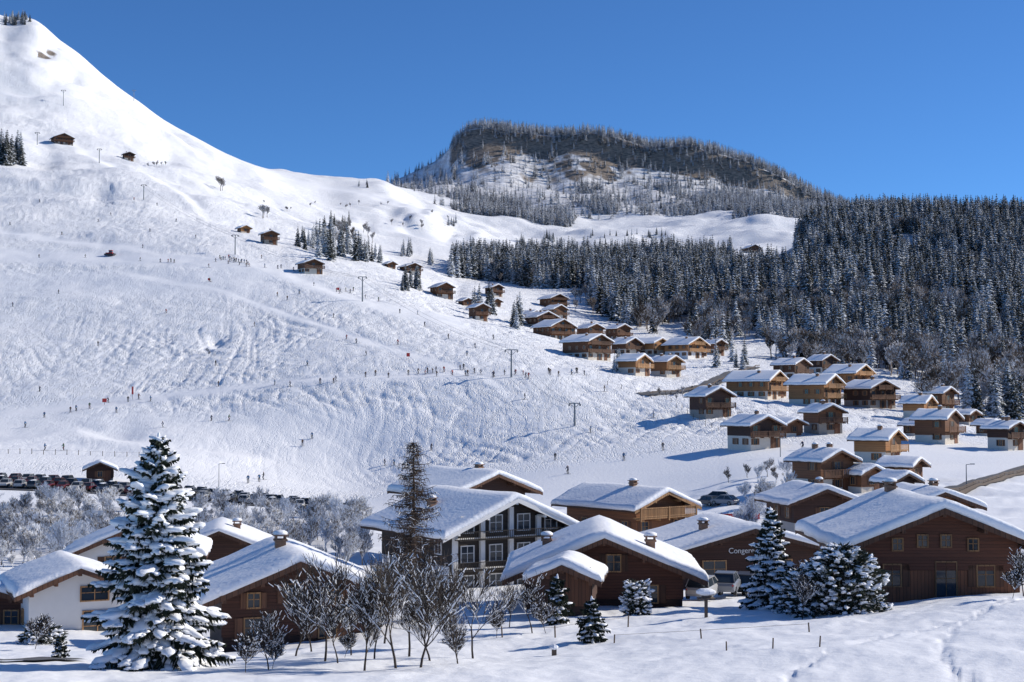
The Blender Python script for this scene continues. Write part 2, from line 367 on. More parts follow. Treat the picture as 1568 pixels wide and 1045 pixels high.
hh=math_(n,l,'ADD',hsum,math_(n,l,'MULTIPLY',fine.outputs[0],fk))
l.new(bump(n,l,hh,0.8,0.28),p.inputs['Normal'])
me.materials.append(mt)
ter=bpy.data.objects.new("snowy_terrain",me); COL.objects.link(ter)
# ---------------------------------------------------------------- ribbons (roads)
def ribbon(name,pts,width,off,mat,step=1.5,na=5):
    b=MB(); P=[]
    for i in range(len(pts)-1):
        a=Vector(pts[i][:2]); c=Vector(pts[i+1][:2]); k=max(1,int((c-a).length/step))
        for q in range(k): P.append(a.lerp(c,q/k))
    P.append(Vector(pts[-1][:2]))
    for _ in range(8): P=[P[0]]+[(P[i-1]+P[i]*2+P[i+1])/4 for i in range(1,len(P)-1)]+[P[-1]]
    vs=[];C=[]
    for i,q in enumerate(P):
        t=(P[min(i+1,len(P)-1)]-P[max(i-1,0)]).normalized(); nrm=Vector((-t.y,t.x))
        zc=zat(q.x,q.y); C.append(Vector((q.x,q.y,zc+off)))
        for s in range(na):
            w_=(s/(na-1)-0.5)*width; x,y=q.x+nrm.x*w_,q.y+nrm.y*w_
            vs.append((x,y,(zat(x,y))+off))
    fs=[(i*na+s,(i+1)*na+s,(i+1)*na+s+1,i*na+s+1) for i in range(len(P)-1) for s in range(na-1)]
    b.add(vs,fs); b.obj(name,mat,smooth=True); return C
def rail(name,C,every=3.0,h=0.75,wall=0):
    b=MB(); acc=0
    for i in range(len(C)-1):
        a=C[i];c=C[i+1]
        if wall:
            n2=Vector((-(c-a).y,(c-a).x,0)).normalized()*.2
            vs=[a-n2-Vector((0,0,1.5)),a+n2-Vector((0,0,1.5)),a+n2+Vector((0,0,wall)),a-n2+Vector((0,0,wall)),c-n2-Vector((0,0,1.5)),c+n2-Vector((0,0,1.5)),c+n2+Vector((0,0,wall)),c-n2+Vector((0,0,wall))]
            b.add(vs,[(0,4,7,3),(1,2,6,5),(3,7,6,2)])
        for z in (h,h-0.22): b.prism(a+Vector((0,0,z)),c+Vector((0,0,z)),0.09,0.09,4)
        acc+=(c-a).length
        if acc>every: acc=0; b.prism(a-Vector((0,0,.6)),a+Vector((0,0,h)),0.07,0.07,5)
    b.obj(name,M_POST)
# ---------------------------------------------------------------- chalets
def roof_snow(W2,y0,y1,zr,tp,T,amp=0.08,nx=24,ny=18):
    b=MB(); ox=rr(0,99)
    xs=[-1+2*i/nx for i in range(nx+1)]
    xs=[math.copysign(1-(1-abs(x))**1.5,x) for x in xs]
    ts=[0.5-0.5*math.cos(math.pi*i/ny) for i in range(ny+1)]
    top=[];bot=[]
    for i,s in enumerate(xs):
        for j,t in enumerate(ts):
            nzv=math.sin(s*7+ox+t*5)*.5+math.sin(t*23+ox*2+s*3)*.5+rr(-.5,.5)
            ex=1+amp*nzv/W2*(abs(s)>0.97); yy=y0+(y1-y0)*t
            if t<0.02: yy+=amp*nzv*.8
            if t>0.98: yy-=amp*nzv*.8
            x=s*W2*ex
            edge=min(1,((1-abs(s))*W2/0.22+0.40))*min(1,(min(t,1-t)*(y1-y0)/0.22+0.40))
            th=T*(edge**0.5)*(1+0.12*math.sin(s*4+ox)+0.10*math.sin(t*9+ox)+.05*math.sin(s*11+t*17+ox))
            zz=zr-math.sqrt(x*x+0.03)*tp+0.17*tp
            top.append((x,yy,zz+th)); bot.append((x,yy,zr-abs(x)*tp+0.012))
    nn=ny+1; b.add(top+bot,[]); o=len(top)
    for i in range(nx):
        for j in range(ny):
            a=i*nn+j; b.f.append((a,a+nn,a+nn+1,a+1)); b.m.append(0)
            b.f.append((o+a,o+a+1,o+a+nn+1,o+a+nn)); b.m.append(0)
    for i in range(nx):
        a=i*nn; b.f.append((o+a,o+a+nn,a+nn,a)); b.m.append(0)
        a=i*nn+ny; b.f.append((a,a+nn,o+a+nn,o+a)); b.m.append(0)
    for j in range(ny):
        b.f.append((j,j+1,o+j+1,o+j)); b.m.append(0)
        a=nx*nn+j; b.f.append((o+a,o+a+1,a+1,a)); b.m.append(0)
    return b
def chalet(name,pos,W,Lg,H,rot,tp=0.42,wood=W_MID,low=M_STUC,h1=2.4,T=0.45,eo=1.0,go=1.1,balc=(1,),chim=1,trim=W_TRIM,
           detail=1,shut=True,fh=2.55,door=True,chx=0.3,sidewin=True,winlist=None,chy=0.35):
    e=bpy.data.objects.new(name,None); COL.objects.link(e); e.location=pos; e.rotation_euler=(0,0,math.radians(rot)); e.empty_display_size=1
    zr=H+W/2*tp; hw=W/2; T=T*.95
    b=MB(); b.box(-hw,hw,0,Lg,-4,h1); b.obj("walls_lower",low,e)
    b=MB(); o=0.06
    q=[(-hw-o,h1),(hw+o,h1),(hw+o,H),(0,zr+0.02),(-hw-o,H)]
    vs=[(x,-o,z) for x,z in q]+[(x,Lg+o,z) for x,z in q]
    b.add(vs,[(0,1,2,3,4),(9,8,7,6,5)]+[(i,i+5,(i+1)%5+5,(i+1)%5) for i in range(5)]); b.obj("walls_upper",wood,e)
    b=MB(); W2=hw+eo; th=0.2
    def zt(x): return zr-abs(x)*tp+th+0.05
    for sgn in(-1,1):
        vs=[(0,-go,zt(0)),(sgn*W2,-go,zt(W2)),(sgn*W2,Lg+go,zt(W2)),(0,Lg+go,zt(0))]
        vs+=[(x,y,z-th) for x,y,z in vs]
        b.add(vs,[(0,1,2,3),(7,6,5,4),(0,4,5,1),(1,5,6,2),(2,6,7,3)])
    b.obj("roof",M_ROOF,e)
    b=MB()
    for sgn in(-1,1):
        for y in(-go-0.03,Lg+go+0.03):
            vs=[(0,y-.03,zt(0)+.02),(sgn*(W2+.02),y-.03,zt(W2)+.02),(sgn*(W2+.02),y-.03,zt(W2)-.30),(0,y-.03,zt(0)-.30)]
            vs+=[(x,yy+.06,z) for x,yy,z in vs]
            b.add(vs,[(0,1,2,3),(7,6,5,4),(0,4,5,1),(3,2,6,7),(1,5,6,2)])
    for x in (-hw,-hw*.5,0,hw*.5,hw):
        z=zr-abs(x)*tp-0.12; b.box(x-.1,x+.1,-go+.05,-.065,z-.1,z+.1)
    gl=MB(); fr=MB(); sh=MB()
    def win(face,x,z,w_=0.9,hh=1.1,shutters=True):
        o=0.06 if z+hh/2>h1-.01 else 0.0
        def bx(B,a0,a1,d0,d1,z0,z1):
            if face=='f': B.box(a0,a1,-o-d1,-o-d0,z0,z1)
            elif face=='l': B.box(-hw-o-d1,-hw-o-d0,a0,a1,z0,z1)
            elif face=='r': B.box(hw+o+d0,hw+o+d1,a0,a1,z0,z1)
        t=.08
        bx(gl,x-w_/2,x+w_/2,0.003,0.03,z,z+hh)
        bx(fr,x-w_/2-t,x-w_/2,.002,.09,z-t,z+hh+t); bx(fr,x+w_/2,x+w_/2+t,.002,.09,z-t,z+hh+t)
        bx(fr,x-w_/2,x+w_/2,.002,.09,z-t,z); bx(fr,x-w_/2,x+w_/2,.002,.09,z+hh,z+hh+t)
        bx(fr,x-.025,x+.025,.031,.06,z,z+hh); 
        if detail: bx(fr,x-w_/2,x-.025,.031,.055,z+hh*.55,z+hh*.55+.04); bx(fr,x+.025,x+w_/2,.031,.055,z+hh*.55,z+hh*.55+.04)
        if shutters and shut:
            bx(sh,x-w_/2-t-w_*.5,x-w_/2-t-.02,.003,.06,z-.05,z+hh+.05); bx(sh,x+w_/2+t+.02,x+w_/2+t+w_*.5,.003,.06,z-.05,z+hh+.05)
    if winlist is not None:
        for wv in winlist: win(*wv)
    else:
        k=0
        while True:
            z=0.95+fh*k
            if z+1.2>zr-0.6: break
            av=hw if z+1.2<H else (zr-z-1.2)/tp
            av-=0.9
            if av<0.3: break
            nw=max(1,int(2*av/2.5)); 
            for i in range(nw):
                x=0 if nw==1 else -av+0.2+(2*av-.4)*i/(nw-1)
                if k in balc or k==0: 
                    if (i+k)%3==1: win('f',x,z-0.85,1.1,2.0)
                    else: win('f',x,z)
                else: win('f',x,z,0.8,0.95)
            k+=1
        if sidewin:
            k=0
            while 0.95+fh*k+1.3<H:
                for i in range(max(1,int(Lg/3.4))):
                    y=1.7+i*3.2
                    if y<Lg-1: 
                        win('l',y,.95+fh*k); win('r',y,.95+fh*k)
                k+=1
    gl.obj("window_glass",M_GLASS,e); fr.obj("window_frames",W_TRIML if trim is W_TRIM else trim,e); sh.obj("shutters",W_TRIM if wood!=W_ORANGE else W_MID,e)
    for k in balc:
        z=fh*k; 
        if z+1>zr-1: continue
        av=hw+0.6 if z+1<H else (zr-z-1)/tp
        y0=-1.25
        b.box(-av,av,y0,-.07,z-.12,z)
        b.box(-av,av,y0-.05,y0+.03,z+.95,z+1.05); b.box(-av,av,y0-.02,y0+.02,z+.10,z+.2)
        st=0.16 if detail else 0.3; nb=int(2*av/st)
        for i in range(nb+1):
            x=-av+.03+(2*av-.06)*i/nb; b.box(x-st*.3,x+st*.3,y0-.012,y0+.012,z+.02,z+.95)
        for x in (-av+.1,av-.1,0): b.box(x-.07,x+.07,y0-.08,y0+.05,z-.35,z+1.1)
        for x in (-av*.85,-av*.3,av*.3,av*.85): b.box(x-.07,x+.07,y0+.1,-.07,z-.32,z-.121)
    b.obj("trim_and_balcony",trim,e)
    if door:
        b=MB(); x=hw*.55; b.box(x-.55,x+.55,-.07,-.004,0,2.05); b.box(x-.7,x-.55,-.1,-.004,0,2.2); b.box(x+.55,x+.7,-.1,-.004,0,2.2); b.box(x-.55,x+.55,-.1,-.004,2.05,2.2); b.obj("door",W_VERT,e)
    s=roof_snow(W2+.04,-go-.08,Lg+go+.08,zr+th+.05,tp,T); s.obj("roof_snow",M_SNOW,e,smooth=True)
    if chim:
        b=MB(); c=MB()
        for i in range(chim):
            x=hw*(chx if i==0 else -chx*1.2); y=Lg*(chy+.3*i); z=zr-abs(x)*tp
            b.box(x-.28,x+.28,y-.35,y+.35,z-.3,z+1.0); b.box(x-.36,x+.36,y-.43,y+.43,z+1.0,z+1.1)
            for sx in(-.25,.25):
                b.box(x+sx-.05,x+sx+.05,y-.33,y+.33,z+1.1,z+1.3)
            b.box(x-.4,x+.4,y-.46,y+.46,z+1.3,z+1.36)
            c.blob((x,y,z+1.42),.42,.46,.2,nu=10,nv=5,j=.05)
        b.obj("chimney",M_BRICK,e); c.obj("chimney_snow",M_SNOW,e,smooth=True)
    return e
def flat(px,d,py):
    u,v=uv(px,py); return Vector((u*d,d,v*d))
nearpos=flat
chalet("alpine_chalet",flat(1438,80,918),9.0,10.5,3.1,-1,0.40,W_RED,W_VERT,1.6,.5,1.3,1.4,(),1,W_TRIM,chx=-.1,chy=.85,
  winlist=[('f',-2.6,.75,.9,1.15),('f',-.9,2.95,.5,.6,False),('f',.4,2.95,.5,.6,False),('f',1.9,2.75,.5,.6,False),('f',-2.3,2.75,.5,.6,False),('f',2.6,.75,.9,1.1),('f',.4,.05,1.1,2.0,False)],door=False)
chalet("alpine_chalet",flat(925,88,942),9.6,10,2.55,-2,0.42,W_RED,W_DARK,1.0,.5,1.4,1.3,(),2,W_TRIM,chx=.62,chy=.2,
  winlist=[('f',.6,2.7,.8,.95),('f',-2.6,1.0,.9,1.0),('f',2.8,.8,.9,1.0)],door=False)
chalet("garden_shed",flat(862,81,928),3.2,3.4,1.45,-8,0.40,W_DARK,W_DARK,.3,.4,.6,.6,(),0,W_TRIM,winlist=[],door=True)
chalet("alpine_chalet",flat(455,76,1000),7.8,9,3.1,16,0.40,W_RED,W_DARK,1.0,.45,1.2,1.2,(),1,W_TRIM,chx=-.1,chy=.5,
  winlist=[('f',-2.3,.8,.9,1.1),('f',-.2,2.7,.8,.9),('f',1.6,.8,.9,1.1),('f',2.0,2.5,.6,.7),('f',-2.3,2.5,.6,.7)])
chalet("white_house",flat(118,88,988),5.6,6.4,3.4,26,0.40,M_WHITE,M_WHITE,1.0,.4,1.0,1.0,(),0,W_TRIM,
  winlist=[('f',1.0,2.7,1.6,.8,False),('f',1.2,.0,1.7,2.0,False),('l',2.5,1.2,.6,.8,False)],door=False)
chalet("alpine_chalet",flat(205,104,925),8,7,3.7,10,0.42,M_WHITE,M_WHITE,1.0,.4,1.2,1.0,(),1,W_TRIM,chx=.5,winlist=[('f',-1.5,2.4,1,1)],door=False)
chalet("timber_barn",flat(-8,90,985),4.4,7,2.5,5,0.3,W_RED,W_DARK,1.0,.35,.8,.8,(),0,W_TRIM,winlist=[('f',1,1.2,.8,.8)],door=False)
chalet("alpine_chalet",flat(335,118,900),7.0,8,3.0,10,0.42,W_DARK,M_STUC,1.0,.45,1.0,1.0,(),1,W_TRIM,chx=.4)
wl=[]
for k in range(3):
    for i in range(4): wl.append(('f',-4.0+2.65*i,.55+2.35*k,1.1,1.25,False))
for k in range(2):
    for i in range(3): wl.append(('l',2+3.2*i,1.0+2.5*k,1.0,1.2,False))
hot=chalet("hotel",flat(780,116,912),10.8,12,5.35,32,0.42,W_BLACK,M_WHITE,.6,.45,1.5,1.3,(),1,M_WHITE,winlist=wl,door=False,chx=-.6,chy=.6)
b=MB()
for x in (-5.2,-2.7,0,2.65,5.2): b.box(x-.2,x+.2,-.36,-.07,-2,min(7.3,5.35+(5.4-abs(x))*.42)-.15)
for z in (2.35,4.75): b.box(-5.3,5.3,-.22,-.075,z-.1,z+.08)
b.obj("facade_posts",M_WHITE,hot)
b=MB()
for z in (2.35,4.75):
    b.box(-5.3,5.3,-1.2,-.37,z-.06,z+.0); b.box(-5.3,5.3,-1.22,-1.15,z+.6,z+.66)
    for i in range(60): b.box(-5.25+i*.178-.02,-5.25+i*.178+.02,-1.2,-1.17,z,z+.6)
b.obj("balconies",W_BLACK,hot)
b=MB(); b.box(-5.56,-5.42,.2,11.8,-2,2.6); b.obj("side_wall_render",M_WHITE,hot)
chalet("hotel_annex",flat(752,142,875),8.4,9,7.9,38,0.36,W_DARK,M_STUC,2,.5,1.4,1.2,(2,),1,W_TRIM,chx=.2)
chalet("lodge",flat(1012,150,828),7.0,11,3.6,38,0.38,W_MID,M_STUC,.8,.5,1.3,1.2,(1,),1,W_TRIML,chx=-.1)
e5=chalet("mountain_shop",flat(1150,112,892),11.0,10,2.5,10,0.27,W_DARK,W_DARK,.8,.45,1.2,1.1,(),1,W_TRIM,winlist=[('f',-3,.3,1.8,1.4,False),('f',2,.2,2.6,1.5,False)],door=False,chx=-.5)
tcu=bpy.data.curves.new("sign_text",'FONT'); tcu.body="Congere"; tcu.size=.6; tcu.extrude=.02; tcu.align_x='CENTER'
to=bpy.data.objects.new("sign_lettering",tcu); COL.objects.link(to); to.parent=e5; to.location=(-.8,-.12,2.3); to.rotation_euler=(math.pi/2,0,0); tcu.materials.append(M_WHITE)
chalet("alpine_chalet",flat(1262,150,808),6.6,8,2.6,10,0.36,W_DARK,M_STUC,.5,.5,1.1,1.0,(),1,W_TRIM,chx=.2)
chalet("alpine_chalet",flat(1440,132,815),6,7,2.4,10,0.36,W_MID,M_STUC,.5,.5,1.1,1.0,(),1,W_TRIM,chx=.2)
HS=[(1100,640,72,30,W_DARK,M_STONE),(1172,688,84,30,W_DARK,M_STUC),(1216,668,56,30,W_MID,M_STUC),(1272,665,64,25,W_MID,M_STONE),
(1190,612,96,52,W_ORANGE,M_STUC),(1228,583,62,45,W_MID,M_STUC),(1275,624,84,50,W_ORANGE,M_STUC),(1322,600,78,50,W_ORANGE,M_STUC),(1352,626,84,35,W_DARK,M_STONE),
(1270,574,50,40,W_DARK,M_STUC),(1422,645,58,50,W_ORANGE,M_STUC),(1458,680,78,44,W_MID,M_STUC),(1452,634,55,40,W_MID,M_STUC),(1490,650,36,40,W_MID,M_STUC),(1408,668,40,40,W_MID,M_STUC),
(1556,690,62,30,W_DARK,M_STUC),(1282,756,102,28,W_MID,M_STUC),(1368,712,88,50,W_ORANGE,M_STUC),(1402,738,76,44,W_MID,M_STUC),(1335,752,70,30,W_MID,M_STUC),(1385,765,60,25,W_DARK,M_STUC),
(918,552,76,42,W_MID,M_STUC),(970,545,52,42,W_MID,M_STUC),(1012,546,56,46,W_ORANGE,M_STUC),(1068,549,70,50,W_ORANGE,M_WHITE),(1102,545,36,42,W_MID,M_STUC),
(984,576,58,46,W_ORANGE,M_STUC),(1032,578,52,46,W_ORANGE,M_STUC),(862,522,70,38,W_MID,M_STUC),(838,506,55,38,W_DARK,M_STUC),(858,490,40,38,W_MID,M_STUC),(820,498,40,38,W_MID,M_STUC),(912,520,44,38,W_MID,M_STUC),(955,522,42,38,W_MID,M_STUC),
(480,420,44,30,W_MID,M_STUC),(634,422,36,35,W_MID,M_STUC),(682,458,40,35,W_MID,M_STUC),(415,375,32,30,W_MID,M_STONE),(376,357,24,35,W_ORANGE,M_STUC),
(98,222,40,35,W_MID,M_STONE),(198,247,22,30,W_DARK,M_STUC),(762,455,30,35,W_DARK,M_STUC),(738,492,34,35,W_MID,M_STUC),(600,412,22,35,W_MID,M_STUC),(716,470,26,35,W_MID,M_STUC),
(1156,388,50,20,W_DARK,M_STUC),(1203,408,18,20,W_DARK,M_STUC),(153,738,56,15,W_DARK,M_STONE),(216,744,48,15,W_DARK,M_STONE),(1520,668,38,35,W_MID,M_STUC),(760,470,26,35,W_MID,M_STUC),(856,474,46,38,W_MID,M_STUC)]
for (px,py,wp,rt,wd,lo) in HS:
    q=ground(px,py); d=q.y; c,s=math.cos(math.radians(rt)),math.sin(math.radians(rt))
    tot=wp*d/F; W=max(3.3,(tot/(c+0.9*s))-1.1); W=min(W,13); tp=rr(.38,.46); small=W<5
    H=(2.5 if small else rr(4.4,5.4))*(1 if W<9.5 else 1.12)
    chalet("alpine_chalet" if not small else "wooden_cabin",q,W,W*rr(.85,1.05),H,rt+rr(-5,5),tp,wd,lo,rr(1.8,2.7) if not small else .6,rr(.4,.55),rr(.8,1.1),rr(.8,1.1),(1,2) if not small else (),
      random.choice((1,1,2)) if not small else 0,W_TRIML if wd==W_ORANGE else W_TRIM,detail=0,chx=rr(-.5,.5))
# ---------------------------------------------------------------- trees
def conifer_lp(seed,whorls=15,nb=7,rad=0.17,slim=1.0):
    random.seed(seed); b=MB(); b.prism((0,0,-.03),(0,0,.95),.014,.003,5)
    for k in range(whorls):
        f=k/whorls; z=.10+.88*f; rl=rad*slim*(1-f)**.8+.012
        for i in range(nb):
            a=2*math.pi*(i+R()*.7)/nb+k*1.3; l_=rl*rr(.6,1.15); dz=-l_*rr(.35,.65); w_=l_*rr(.30,.42)
            d=Vector((math.cos(a),math.sin(a),0)); s=Vector((-d.y,d.x,0)); z0=z+rr(-.015,.015)
            root=Vector((0,0,z0)); tip=d*l_+Vector((0,0,z0+dz)); mid=d*l_*.55+Vector((0,0,z0+dz*.30))
            lf=mid+s*w_-Vector((0,0,w_*.6)); rt=mid-s*w_-Vector((0,0,w_*.6))
            b.add([root,lf,tip,rt,mid],[(0,1,4),(1,2,4),(4,2,3),(0,4,3)])
    return b
def bare_segs(seed,h,lv=5,trunk=.3,spread=.55,r0=.02,nch=(2,4),up=.25,lr=(.5,.8)):
    random.seed(seed); S=[]
    def grow(p,d,l_,r,k):
        n=3; q=p
        for i in range(n):
            d=(d+Vector((rr(-1,1),rr(-1,1),rr(-.6,1)))*.16).normalized(); e=q+d*(l_/n); r1=r*.86
            S.append((q,e,r,r1,k)); q=e; r=r1
            if k<lv and i<n and (k>0 or i>0):
                c=random.randint(*nch)
                for _ in range(c if i==n-1 else max(1,c-1)):
                    a=Vector((rr(-1,1),rr(-1,1),rr(-.5,.8))).normalized()
                    nd=(d*(1-spread)+a*spread+Vector((0,0,up*spread))).normalized()
                    grow(q,nd,l_*rr(*lr),r*.62,k+1)
    grow(Vector((0,0,0)),Vector((0,0,1)),h*trunk,h*r0,0); return S
def bare_tree_mesh(name,seed,h,mats,sp=.38,**kw):
    S=bare_segs(seed,h,**kw); b=MB()
    mx=max(s[1].z for s in S); k=h/mx
    for p,q,r0,r1,lv in S:
        b.cm=0; rm=0.009; b.prism(p*k,q*k,max(r0,rm),max(r1,rm),3 if lv>1 else 5)
        if lv>0:
            d=(q-p).normalized()
            if abs(d.z)<.85 and R()<sp:
                b.cm=1; t=max(r0,rm)*.9+.010; o=Vector((0,0,max(r0,rm)*.6+.010)); b.prism(p*k+o,q*k+o,t,t*rr(.5,1.0),4)
    return b.mesh(name,mats)
def instancer(name,child_mesh,pts):
    b=MB()
    for (x,y,z,hh) in pts:
        a=rr(0,6.283); c,s=math.cos(a)*hh*.5,math.sin(a)*hh*.5
        b.add([(x+c-s,y+s+c,z),(x-c-s,y-s+c,z),(x-c+s,y-s-c,z),(x+c+s,y+s-c,z)],[(0,1,2,3)])
    o=b.obj(name,M_SNOW); o.instance_type='FACES'; o.use_instance_faces_scale=True; o.instance_faces_scale=1.0
    o.show_instancer_for_render=False; o.show_instancer_for_viewport=False
    c=bpy.data.objects.new("tree_form",child_mesh); COL.objects.link(c); c.parent=o
    return o
def pip(x,y,poly):
    ins=False; n_=len(poly)
    for i in range(n_):
        x1,y1=poly[i];x2,y2=poly[i-1]
        if (y1>y)!=(y2>y) and x<(x2-x1)*(y-y1)/(y2-y1)+x1: ins=not ins
    return ins
tm=[conifer_lp(s,14+s%4,7,[.16,.19,.14,.21][s%4]).mesh("conifer",[M_CON]) for s in range(4)]
tmf=[conifer_lp(s+20,9,6,[.17,.20,.15][s%3]).mesh("conifer_far",[M_CONF]) for s in range(3)]
def frost_mesh(seed,mat):
    S=bare_segs(seed,1.0,lv=4,trunk=.24,spread=.46,r0=.017,up=.6,lr=(.55,.9),nch=(2,3)); mx=max(s[1].z for s in S); b=MB()
    for p,q,r0,r1,lv in S: b.prism(p/mx,q/mx,max(r0,.004)/mx,max(r1,.0035)/mx,3)
    return b.mesh("frosted_tree",[mat])
fm=[frost_mesh(s,M_FROST) for s in (3,5,8)]; fmw=[frost_mesh(s,M_FROSTW) for s in (4,6)]
random.seed(99)
pts=[[] for _ in range(4)]; fp=[[] for _ in range(3)]; far=[[] for _ in range(3)]; fpw=[[],[]]
def v1n(x,y,s): return float(vn(np.array([x]),np.array([y]),s)[0])
poly1=[(690,425),(700,392),(800,392),(900,380),(1180,380),(1190,395),(1235,320),(2350,280),(2350,650),(1600,650),(1568,632),(1500,618),(1400,590),(1330,566),(1230,560),(1160,545),(1040,528),(990,508),(930,488),(890,462),(810,440),(760,432)]
for _ in range(25000):
    d=math.sqrt(rr(500**2,1150**2)); px=rr(680,2150); u=(px-784)/F; x=u*d; z=zat(x,d); py=float(pyof(z/d))
    if R()> (1150*.2+d*.8)/1150: continue
    if not pip(px,py,poly1): continue
    if px<1180 and d>1125: continue
    if 1122<px<1220 and 378<py<424: continue
    if 1120<px<1250 and 520<py<548: continue
    if 795<px<900 and 442<py<490: continue
    if pip(px,py,[(1000,500),(1060,492),(1080,520),(1030,530)]): continue
    nn=v1n(x/45,d/45,71)
    if nn<.10: continue
    if (d<740 and nn<.6 and R()<.8) or R()<.05+.25*(nn<.38): fp[random.randrange(3)].append((x,d,z-.3,rr(8,14)))
    elif R()<.8: pts[random.randrange(4)].append((x,d,z-.3,rr(11,25)*(1 if d>700 else .85)))
for _ in range(420):
    px=rr(1235,2200); d=rr(1060,1130); p=at(px,d); pts[random.randrange(4)].append((p.x,p.y,p.z-.5,rr(13,26)))
for _ in range(30000):
    d=math.sqrt(rr(1760**2,2400**2)); px=rr(590,1420); u=(px-784)/F; x=u*d; z=zat(x,d); py=float(pyof(z/d))
    nn=v1n(x/60,d/60,75); fine_=v1n(x/25,d/25,76)
    crest=d>2300
    if d<1880:
        if not(pip(px,py,[(650,312),(700,316),(860,318),(885,335),(870,352),(760,350),(690,335)]) or pip(px,py,[(1130,300),(1260,300),(1260,345),(1180,335),(1120,345)])): continue
        pr=.35+.3*(nn>.5)
    elif crest: pr=.65 if px>692 else .08
    elif d>2215: pr=.12
    elif px>980: pr=.14+.8*max(0,nn-.4)
    elif py>302: pr=.10+.5*(nn>.60)
    else: pr=.03+(.5 if (nn>.66 and fine_>.4) else 0)
    if px<690 and not crest: pr*=.4
    if R()>pr: continue
    hgt=rr(12,22) if R()<.8 else rr(7,12)
    if crest and px<690: hgt*=.7
    far[random.randrange(3)].append((x,d,z-.5,hgt))
for i in range(4): instancer("conifer_forest",tm[i],pts[i])
for i in range(3): instancer("mountain_forest",tmf[i],far[i])
sc_=[]; sf=[]
def cl(px,py,n_,sx,sy,h0,h1,arr):
    for _ in range(n_):
        q=ground(px+rr(-sx,sx),py+rr(-sy,sy)); arr.append((q.x,q.y,q.z-.3,rr(h0,h1)))
cl(520,392,22,34,10,9,18,sc_); cl(470,375,10,16,8,8,14,sc_); cl(570,398,8,14,6,9,14,sc_)
cl(515,350,10,20,10,10,17,sc_); cl(630,442,12,14,4,7,12,sc_); cl(738,482,12,16,8,9,16,sc_); cl(790,500,7,8,6,10,16,sc_)
cl(620,395,5,10,6,9,15,sc_); cl(660,405,4,10,5,9,13,sc_); cl(14,250,18,20,4,14,24,sc_); cl(725,415,16,30,10,8,14,sc_)
cl(26,34,30,20,5,7,12,sc_); cl(805,375,6,14,6,8,12,sc_); cl(690,345,4,10,4,8,12,sc_); cl(555,285,4,12,4,5,9,sc_)
cl(1120,560,7,30,8,7,12,sc_); cl(945,570,3,8,4,5,8,sc_); cl(845,368,10,12,4,8,12,sc_); cl(960,362,14,60,3,7,11,sc_); cl(1240,330,8,15,5,12,20,sc_)
for _ in range(4): cl(rr(1500,1568),rr(620,640),8,30,10,10,16,sc_)
cl(545,365,18,34,16,6,11,sf); cl(440,318,5,50,8,3,5,sf); cl(340,290,2,6,3,9,12,sf); cl(245,255,5,20,3,3,5,sf); cl(405,330,4,10,6,6,9,sf)
cl(560,315,6,40,6,3,6,sf); cl(640,340,8,50,12,4,7,sf); cl(950,470,40,70,22,7,12,sf); cl(790,432,16,40,8,6,9,sf)
cl(1500,615,70,80,18,7,13,sf); cl(1130,590,4,40,10,3,5,sf); cl(320,543,2,3,2,1.5,2.5,sf); cl(1030,610,5,30,6,1.5,3,sf)
cl(1555,600,14,60,20,8,14,sf); cl(1160,735,5,50,14,2,4,sf); cl(860,405,24,90,10,7,11,sf)
for _ in range(460):
    d=rr(125,236); px=rr(-120,560) if R()<.9 else rr(1130,1240); q=at(px,d); fpw[random.randrange(2)].append((q.x,q.y,q.z-.2,rr(1.5,5)))
instancer("conifer_clumps",tm[0],sc_[::2]); instancer("conifer_clumps",tm[3],sc_[1::2])
for i in range(3): fp[i]+=sf[i::3]; instancer("frosted_woodland",fm[i],fp[i])
for i in range(2): instancer("frosted_thicket",fmw[i],fpw[i])
